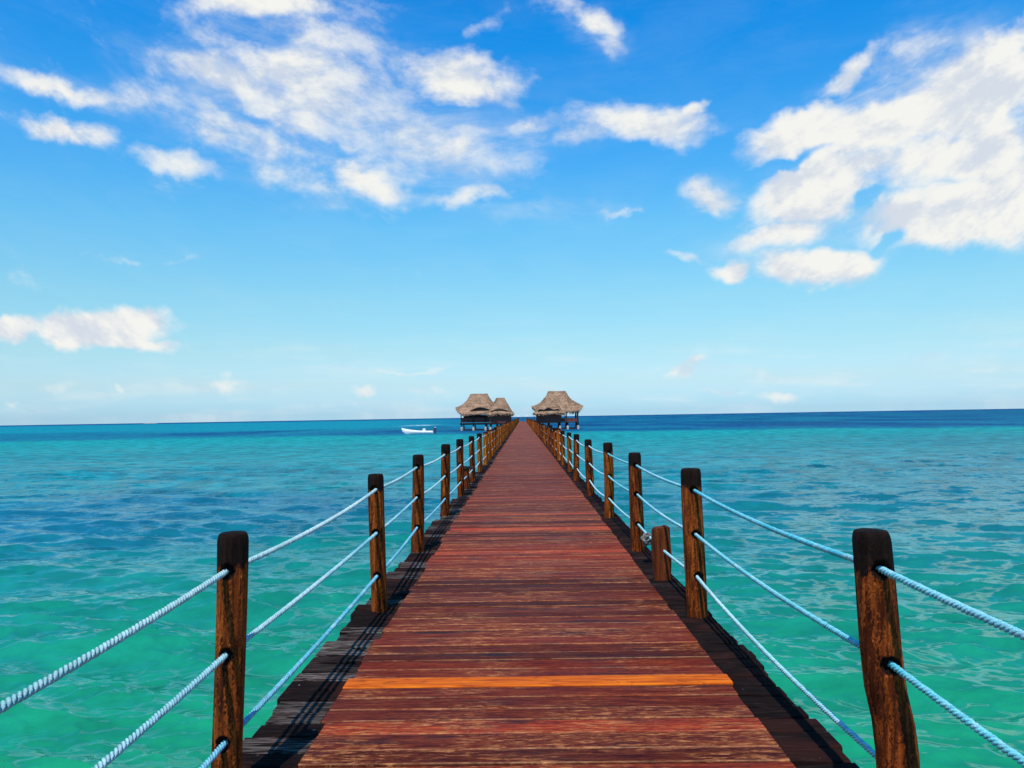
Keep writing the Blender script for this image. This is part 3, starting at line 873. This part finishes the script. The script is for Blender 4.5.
rope(RX, RY, RH, 2, (.22, .60, .62), (.62, .78, .76), 0.075, 'lowest pale turquoise rope threaded through the right row of posts', 6)

# ------------------------------------------------------------------ stubs and the knot
m_ = bmesh.new()
def stub(name, x, y, w, d, h, slant, rz, label, cap=False):
    bm = bmesh.new()
    bmesh.ops.create_cube(bm, size=1)
    for v in bm.verts:
        top = v.co.z > 0
        v.co.x *= w * (1.04 if top else 1); v.co.y *= d
        v.co.z = (h + slant * v.co.x / w) if top else -0.4
    bmesh.ops.bevel(bm, geom=bm.edges[:], offset=0.012, segments=2, affect='EDGES')
    bmesh.ops.subdivide_edges(bm, edges=[e for e in bm.edges if e.calc_length() > 0.25], cuts=6, use_grid_fill=True)
    for v in bm.verts:
        v.co.x += 0.006 * math.sin(v.co.z * 13 + v.co.y * 20); v.co.y += 0.006 * math.sin(v.co.z * 11 + v.co.x * 24)
    me = bpy.data.meshes.new(name); bm.to_mesh(me); bm.free(); me.materials.append(STUBW)
    o = bpy.data.objects.new(name, me); COL.objects.link(o)
    o.location = (x, y, 0); o.rotation_euler = (0, 0, rz)
    tag(o, label, 'stub post', 'short posts on the pier edge')
    return o
stub('post_stub', 1.335, 7.62, 0.150, 0.15, 0.50, 0.02, 0.12, 'short square red-brown stub post with sawn top on the right edge of the pier')
s2 = stub('post_stub', -1.30, 17.6, 0.13, 0.13, 0.44, 0.0, 0.1, 'short dark stub with a flat board on top on the left edge of the pier')
m_ = MB(); m_.box((0.02, 0, 0.467), (0.30, 0.2, 0.05), Matrix.Rotation(0.08, 3, 'Y')); m_.build('top_board', BEAMW, s2)

# tangle of netting on the lowest right rope
m_ = MB(); rk = random.Random(5)
for q in range(11):
    ax = Vector((rk.gauss(0, 1), rk.gauss(0, 1), rk.gauss(0, 1))).normalized()
    bx = ax.orthogonal().normalized(); cx = ax.cross(bx)
    r1 = rk.uniform(0.03, 0.062); cc = Vector((rk.uniform(-.02, .02), rk.uniform(-.04, .04), rk.uniform(-.03, .01)))
    pts = []
    for k in range(25):
        t = 2 * math.pi * k / 24
        pts.append(cc + (bx * math.cos(t) + cx * math.sin(t)) * r1 * (1 + 0.2 * math.sin(3 * t + q)))
    m_.tube(pts, 0.011, 6, False)
kn = m_.build('netting_knot', NET, None, True)
kn.location = (1.325, 8.42, 0.262)
tag(kn, 'grey tangle of old netting knotted on the lowest right rope beside the square stub', 'knot')

# ------------------------------------------------------------------ thatched huts
def roof_mesh(wx, wy, z0, z1, ridge, horn=0.0, hornx=0.0, conc=1.25, seed=1, nr=96, nz=26, overh=0.35):
    """hipped thatch with a short ridge, concave slopes, thick ragged eaves; horn lifts and pulls out the two ends"""
    rs = random.Random(seed)
    ph = [rs.uniform(0, 6.28) for _ in range(6)]
    V = []; F = []
    def ring(s, zoff=0.0, inset=0.0):
        out = []
        for k in range(nr):
            t = 2 * math.pi * k / nr
            c, sn = math.cos(t), math.sin(t)
            e = 0.42
            ex = math.copysign(abs(c) ** e, c); ey = math.copysign(abs(sn) ** e, sn)
            f = (1 - s) ** conc
            hx = ridge + (wx - ridge) * f - inset
            hy = 0.25 + (wy - 0.25) * f - inset
            endf = abs(c) ** 6
            low = (1 - s) ** 2.2
            x = ex * (hx + hornx * endf * low); y = ey * hy
            z = z0 + (z1 - z0) * s + horn * endf * low + zoff
            nz_ = 0.10 * math.sin(5 * t + ph[0] + 4 * s) + 0.07 * math.sin(11 * t + ph[1] - 7 * s) + rs.uniform(-.05, .05)
            out.append((x * (1 + nz_ * 0.10), y * (1 + nz_ * 0.10), z + nz_ * (0.9 if s < 0.02 else 0.6)))
        return out
    rings = [ring(0, -0.10, 0.9), ring(0, -0.35, 0.08), ring(0, -0.28, -0.02)] + [ring(s) for s in np.linspace(0, 1, nz)]
    for r_ in rings: V += r_
    for i in range(len(rings) - 1):
        for k in range(nr):
            k2 = (k + 1) % nr
            F.append((i * nr + k, i * nr + k2, (i + 1) * nr + k2, (i + 1) * nr + k))
    F.append(tuple((len(rings) - 1) * nr + k for k in range(nr)))
    F.append(tuple(range(nr))[::-1])
    # loose straw fringe along the eaves and scattered over the slopes
    for q in range(1500):
        i = rs.choice((2, 3, 3)) if q < 700 else rs.randrange(4, len(rings) - 1)
        k = rs.randrange(nr)
        p = Vector(rings[i][k]); p2 = Vector(rings[i][(k + 1) % nr]); pu = Vector(rings[min(i + 1, len(rings) - 1)][k])
        p = p.lerp(p2, rs.random())
        dn = (p - pu); dn = dn.normalized() if dn.length > 1e-4 else Vector((0, 0, -1))
        sd = (p2 - Vector(rings[i][k])).normalized()
        ou = sd.cross(dn).normalized()
        if ou.z < 0: ou = -ou
        L = rs.uniform(0.25, 0.6); wdt = rs.uniform(0.04, 0.12)
        b = len(V); a0 = p + ou * 0.05
        tip = a0 + dn * L + ou * rs.uniform(0.0, 0.10) + Vector((0, 0, -0.1 if i < 4 else 0)) + sd * rs.uniform(-.1, .1)
        V += [tuple(a0 - sd * wdt), tuple(a0 + sd * wdt), tuple(tip)]
        F.append((b, b + 1, b + 2))
    return V, F

def eyebrow(w, h, d, lobes=1):
    """arched thatch hood and a dark lens-shaped panel as the shade beneath it (front faces -y)"""
    N = 28; V = []; F = []
    def top(t):
        u = 2 * t - 1
        a = max(0, math.cos(u * math.pi / 2)) ** 1.3
        if lobes == 2: a = max(0, (0.62 + 0.38 * math.cos(2.2 * math.pi * (t - 0.5) * 2)) * math.cos(u * math.pi / 2) ** 0.7)
        return h * a
    for i in range(N + 1):
        t = i / N; x = (t - .5) * w; z = top(t)
        V += [(x, -0.30, z + 0.02), (x, -0.32, z + 0.26 * max(0.15, z / h)), (x * 0.94, d * 0.45, z * 1.15 + 0.36), (x * 0.8, d, z * 0.9 + 0.9)]
    for i in range(N):
        for k in range(3): F.append((i * 4 + k, (i + 1) * 4 + k, (i + 1) * 4 + k + 1, i * 4 + k + 1))
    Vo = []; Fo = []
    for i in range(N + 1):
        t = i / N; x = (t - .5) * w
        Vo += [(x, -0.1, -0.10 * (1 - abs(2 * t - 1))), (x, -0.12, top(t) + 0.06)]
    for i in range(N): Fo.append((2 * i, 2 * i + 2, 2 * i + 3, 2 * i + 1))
    return V, F, Vo, Fo

def stilt(parent, x, y, ztop, pale=True):
    m = MB(); m.tube([(x, y, SEA - 1.2), (x, y, ztop)], 0.17, 10); s = m.build('stilt', BEAMW, parent)
    if pale:
        m = MB(); m.tube([(x, y, SEA - 1.2), (x, y, SEA + 0.5), (x, y, SEA + 1.0)], [0.33, 0.31, 0.24], 12); m.build('footing', PALE, s)

def put_roof(parent, loc, args, eb=None, name='thatch_roof'):
    V, F = roof_mesh(**args)
    r_ = mesh_obj(name, V, F, THATCH, parent); r_.location = loc
    if eb:
        w_, h_, d_, lob, ex, ey, ez = eb
        V, F, Vo, Fo = eyebrow(w_, h_, d_, lob)
        e_ = mesh_obj('eyebrow_dormer', V, F, THATCH, r_); e_.location = (ex, ey, ez)
        o_ = mesh_obj('opening_shade_panel', Vo, Fo, VOID, r_); o_.location = (ex, ey, ez)  # near-black panel stands in for shade under the hood
    return r_

def plank_wall(m, x0, x1, y, z0, z1, along='x'):
    k = x0
    while k < x1 - 1e-4:
        e = min(k + 0.3, x1)
        off = random.uniform(-0.012, 0.012)
        if along == 'x': m.box(((k + e) / 2, y + off, (z0 + z1) / 2), (e - k - 0.012, 0.06, z1 - z0))
        else: m.box((y + off, (k + e) / 2, (z0 + z1) / 2), (0.06, e - k - 0.012, z1 - z0))
        k = e

# --- large hut on the left
A = empty('thatched_hut', (-11.6, 207, 0))
tag(A, 'largest thatched hut on stilts left of the pier, with lifted roof end and eyebrow opening', 'hut', 'thatched huts on stilts')
put_roof(A, (0, 0, 0), dict(wx=5.6, wy=5.2, z0=2.80, z1=7.95, ridge=2.3, horn=1.7, hornx=0.55, conc=1.32, seed=3), (5.4, 0.62, 2.2, 1, 0.6, -4.55, 3.55))
m = MB()
plank_wall(m, -4.6, 4.9, -3.9, 0.36, 1.6); plank_wall(m, -4.6, 4.9, 3.9, 0.36, 2.4)
plank_wall(m, -3.86, 3.86, -4.6, 0.36, 1.6, 'y'); plank_wall(m, -3.86, 3.86, 4.9, 0.36, 2.4, 'y')
m.build('wall', WALLW, A)
m = MB(); m.box((0.15, 0.0, 1.35), (8.2, 6.6, 2.0)); m.build('interior_shade_block', VOID, A)  # solid near-black block stands in for the shade indoors
m = MB(); m.box((0.15, 0, 0.05), (10.2, 8.6, 0.18))
for y in (-3.9, 3.9): m.box((0.15, y, -0.17), (10.2, 0.25, 0.22))
m.build('floor_platform', BEAMW, A)
for x in (-4.6, -1.4, 1.7, 4.9):
    m = MB(); m.box((x, -4.0, 1.3), (0.24, 0.24, 2.4)); m.build('corner_post', BEAMW, A)
m = MB(); m.box((-2.9, -4.15, 2.22), (2.4, 0.06, 0.2)); m.box((1.9, -4.15, 2.26), (3.0, 0.06, 0.22)); m.build('fascia_board', FASC, A)
for x in (-4.5, -1.4, 1.8, 4.8):
    for y in (-3.7, 3.7): stilt(A, x, y, -0.06)
m = MB()
for y in (-3.7, 3.7): m.box((0.15, y, SEA + 0.15), (10.0, 0.2, 0.22))
m.build('tie_beam', BEAMW, A)
# --- small hut on the left, closer to the walkway
Bh = empty('thatched_hut', (-5.6, 196, 0))
tag(Bh, 'small thatched hut on the left touching the pier, in front of the largest hut', 'hut', 'thatched huts on stilts')
put_roof(Bh, (0, 0, 0), dict(wx=3.3, wy=3.3, z0=2.6, z1=6.5, ridge=1.0, horn=0.0, hornx=0.0, conc=1.15, seed=9), (4.4, 0.40, 1.7, 1, -0.1, -2.8, 3.2))
m = MB()
for y in (-2.3, 2.3): plank_wall(m, -2.7, 2.7, y, 0.2, 2.3)
for x in (-2.7, 2.7): plank_wall(m, -2.26, 2.26, x, 0.2, 2.3, 'y')
m.build('wall', WALLW, Bh)
m = MB(); m.box((-2.5, -2.36, 1.2), (0.28, 0.06, 2.0)); m.build('door_frame', mat_simple('worn_brown_frame', (.12, .06, .03), (.24, .12, .06)), Bh)
m = MB(); m.box((0, 0, 0.04), (5.9, 5.3, 0.2)); m.build('floor_platform', BEAMW, Bh)
for x in (-2.5, 0, 2.5):
    for y in (-2.2, 2.2): stilt(Bh, x, y, -0.07)
m = MB()
for y in (-2.2, 2.2): m.box((0, y, SEA + 0.15), (5.6, 0.18, 0.2))
m.build('tie_beam', BEAMW, Bh)
# --- hut on the right with a lower front roof and an open veranda
Ch = empty('thatched_hut', (9.3, 206, 0))
tag(Ch, 'thatched hut on stilts right of the pier with wide double eyebrow opening and open veranda', 'hut', 'thatched huts on stilts')
put_roof(Ch, (0, 0, 0), dict(wx=5.9, wy=5.0, z0=2.85, z1=8.3, ridge=2.35, horn=1.55, hornx=0.75, conc=1.38, seed=14))
put_roof(Ch, (-2.45, -4.4, 0), dict(wx=3.95, wy=3.2, z0=2.55, z1=6.5, ridge=1.1, conc=1.2, seed=21), (5.6, 0.55, 1.6, 2, -0.1, -2.75, 3.2), 'front_roof')
m = MB()
plank_wall(m, -5.6, 0.75, -6.2, 0.1, 2.55); plank_wall(m, -5.6, 0.75, 3.0, 0.1, 2.55)
plank_wall(m, -6.14, 2.94, -5.6, 0.1, 2.55, 'y'); plank_wall(m, -6.14, 2.94, 0.75, 0.1, 2.55, 'y')
m.build('wall', WALLW, Ch)
m = MB(); m.box((-0.2, -1.4, -0.02), (11.2, 10.0, 0.2)); m.build('floor_platform', BEAMW, Ch)
for x, y in ((2.2, -4.2), (5.1, -4.2), (2.2, 3.0), (5.1, 3.0)):
    m = MB(); m.box((x, y, 1.4), (0.42 if x > 3 else 0.26, 0.3, 2.7)); m.build('veranda_post', BEAMW, Ch)
for y in (-4.2, 3.0):
    m = MB(); m.box((3.1, y, 0.95), (4.2, 0.1, 0.22)); m.box((3.1, y, 0.5), (4.2, 0.06, 0.6)); m.build('railing', WALLW, Ch)
for x in (-5.2, -2.4, 0.4, 2.4, 5.1):
    for y in (-5.8, -0.5, 3.0): stilt(Ch, x, y, -0.12)
m = MB()
for y in (-5.8, 3.0): m.box((-0.1, y, SEA + 0.22), (10.8, 0.2, 0.25))
m.build('tie_beam', BEAMW, Ch)
# small landings between huts and walkway
for (x0, x1, y) in ((-2.45, -1.45, 196.0), (1.6, 3.6, 205.0), (-6.6, -1.45, 207.5)):
    m = MB()
    k = x0
    while k < x1 - 0.01:
        m.box((k + 0.08, y, -0.05), (0.15, 1.6, 0.05)); k += 0.165
    for yy_ in (-0.6, 0.6): m.box(((x0 + x1) / 2, y + yy_, -0.17), (x1 - x0, 0.12, 0.18))
    g = m.build('gangway', EDGE, pier)

# lamps at the end of the pier
for x, lb in ((-1.35, 'leftmost'), (1.45, 'middle one'), (3.9, 'rightmost')):
    e = empty('globe_lamp', (x, 261.3 if abs(x) < 2 else 262.9, 0))
    tag(e, 'tiny white globe lamp at the far end of the pier, %s of three' % lb, 'lamp', 'white globes at the far end of the pier')
    m = MB(); m.tube([(0, 0, -0.1), (0, 0, 1.5)], 0.08, 8); m.build('pole', BEAMW, e)
    bm = bmesh.new(); bmesh.ops.create_uvsphere(bm, u_segments=16, v_segments=10, radius=0.3)
    me = bpy.data.meshes.new('globe'); bm.to_mesh(me); bm.free(); me.materials.append(LAMPW)
    g = bpy.data.objects.new('globe', me); COL.objects.link(g); g.location = (0, 0, 1.72); g.parent = e

# ------------------------------------------------------------------ the boat
bt = empty('motorboat', (-23.6, 172, SEA), 0.06)
tag(bt, 'white open motorboat with raised bow and outboard motor, moored left of the huts', 'boat')
Lb = 7.0; N = 40; V = []; F = []
prof_n = 9
for i in range(N + 1):
    t = i / N                                  # 0 bow (left, -x) .. 1 stern
    x = -Lb / 2 + Lb * t
    beam = 0.95 * (1 - (1 - min(1, t / 0.55)) ** 2.2) if t < 0.55 else 0.95 - 0.08 * (t - .55)
    sheer = 0.62 + 0.75 * (1 - t) ** 2.6
    keel = -0.28 + 1.15 * max(0, 1 - t / 0.22) ** 2
    for k in range(prof_n):
        q = k / (prof_n - 1) * 2 - 1
        y = beam * math.copysign(abs(q) ** 0.55, q)
        z = keel + (sheer - keel) * abs(q) ** 2.2
        V.append((x, y, z))
    for k in range(prof_n):                    # inner skin
        q = 1 - k / (prof_n - 1) * 2
        y = (beam - 0.07) * math.copysign(abs(q) ** 0.6, q) if beam > .08 else 0
        z = max(keel + 0.12, 0.12) + (sheer - max(keel + .12, .12)) * abs(q) ** 3.0
        V.append((x, y, z))
P = 2 * prof_n
for i in range(N):
    for k in range(P):
        k2 = (k + 1) % P
        F.append((i * P + k, (i + 1) * P + k, (i + 1) * P + k2, i * P + k2))
F.append(tuple(range(P))); F.append(tuple(N * P + k for k in range(P))[::-1])
mesh_obj('hull', V, F, HULL, bt, True)
m = MB(); m.box((1.55, 0, 0.72), (0.75, 0.8, 0.9), taper=0.8); c_ = m.build('console', HULL, bt)
m = MB(); m.box((1.35, 0, 1.26), (0.05, 0.7, 0.3), Matrix.Rotation(-0.3, 3, 'Y')); m.build('windscreen', MOTOR, c_)
for x in (0.2, 2.6):
    m = MB(); m.box((x, 0, 0.45), (0.35, 1.6, 0.06)); m.build('bench', HULL, bt)
m = MB(); m.box((3.98, 0, 0.35), (0.34, 0.28, 1.3)); m.box((3.98, 0, -0.35), (0.5, 0.07, 0.25)); ob = m.build('outboard_motor', MOTOR, bt)
m = MB(); m.box((4.0, 0, 1.08), (0.66, 0.44, 0.46), taper=0.75); m.build('cowling', HULL if False else MOTOR, ob)
m = MB(); m.box((4.0, 0, 1.37), (0.34, 0.26, 0.12)); m.build('cowling_stripe', HULL, ob)

# low far islets on the horizon, left
isl = mat_simple('far_sand_islet', (.22, .22, .20), (.42, .40, .36), (0.01, .01, .01), 3.0, 1.0)
V = []; F = []; K = 30
for i in range(K + 1):
    t = i / K
    h = 5.0 * math.sin(math.pi * t) ** 0.6 * (0.6 + 0.5 * math.sin(9 * t) ** 2)
    for (dy_, hh) in ((-60, -3), (0, h), (60, -3)): V.append((-2330 + 90 * t, 4700 + dy_, SEA + hh))
for i in range(K):
    for k in range(2): F.append((i * 3 + k, (i + 1) * 3 + k, (i + 1) * 3 + k + 1, i * 3 + k + 1))
tag(mesh_obj('islet', V, F, isl, None, True), kind='structure')

# ------------------------------------------------------------------ render look
SC.view_settings.view_transform = 'Standard'
SC.view_settings.look = 'None'
SC.view_settings.exposure = 0
SC.view_settings.gamma = 1
SC.render.engine = 'CYCLES'
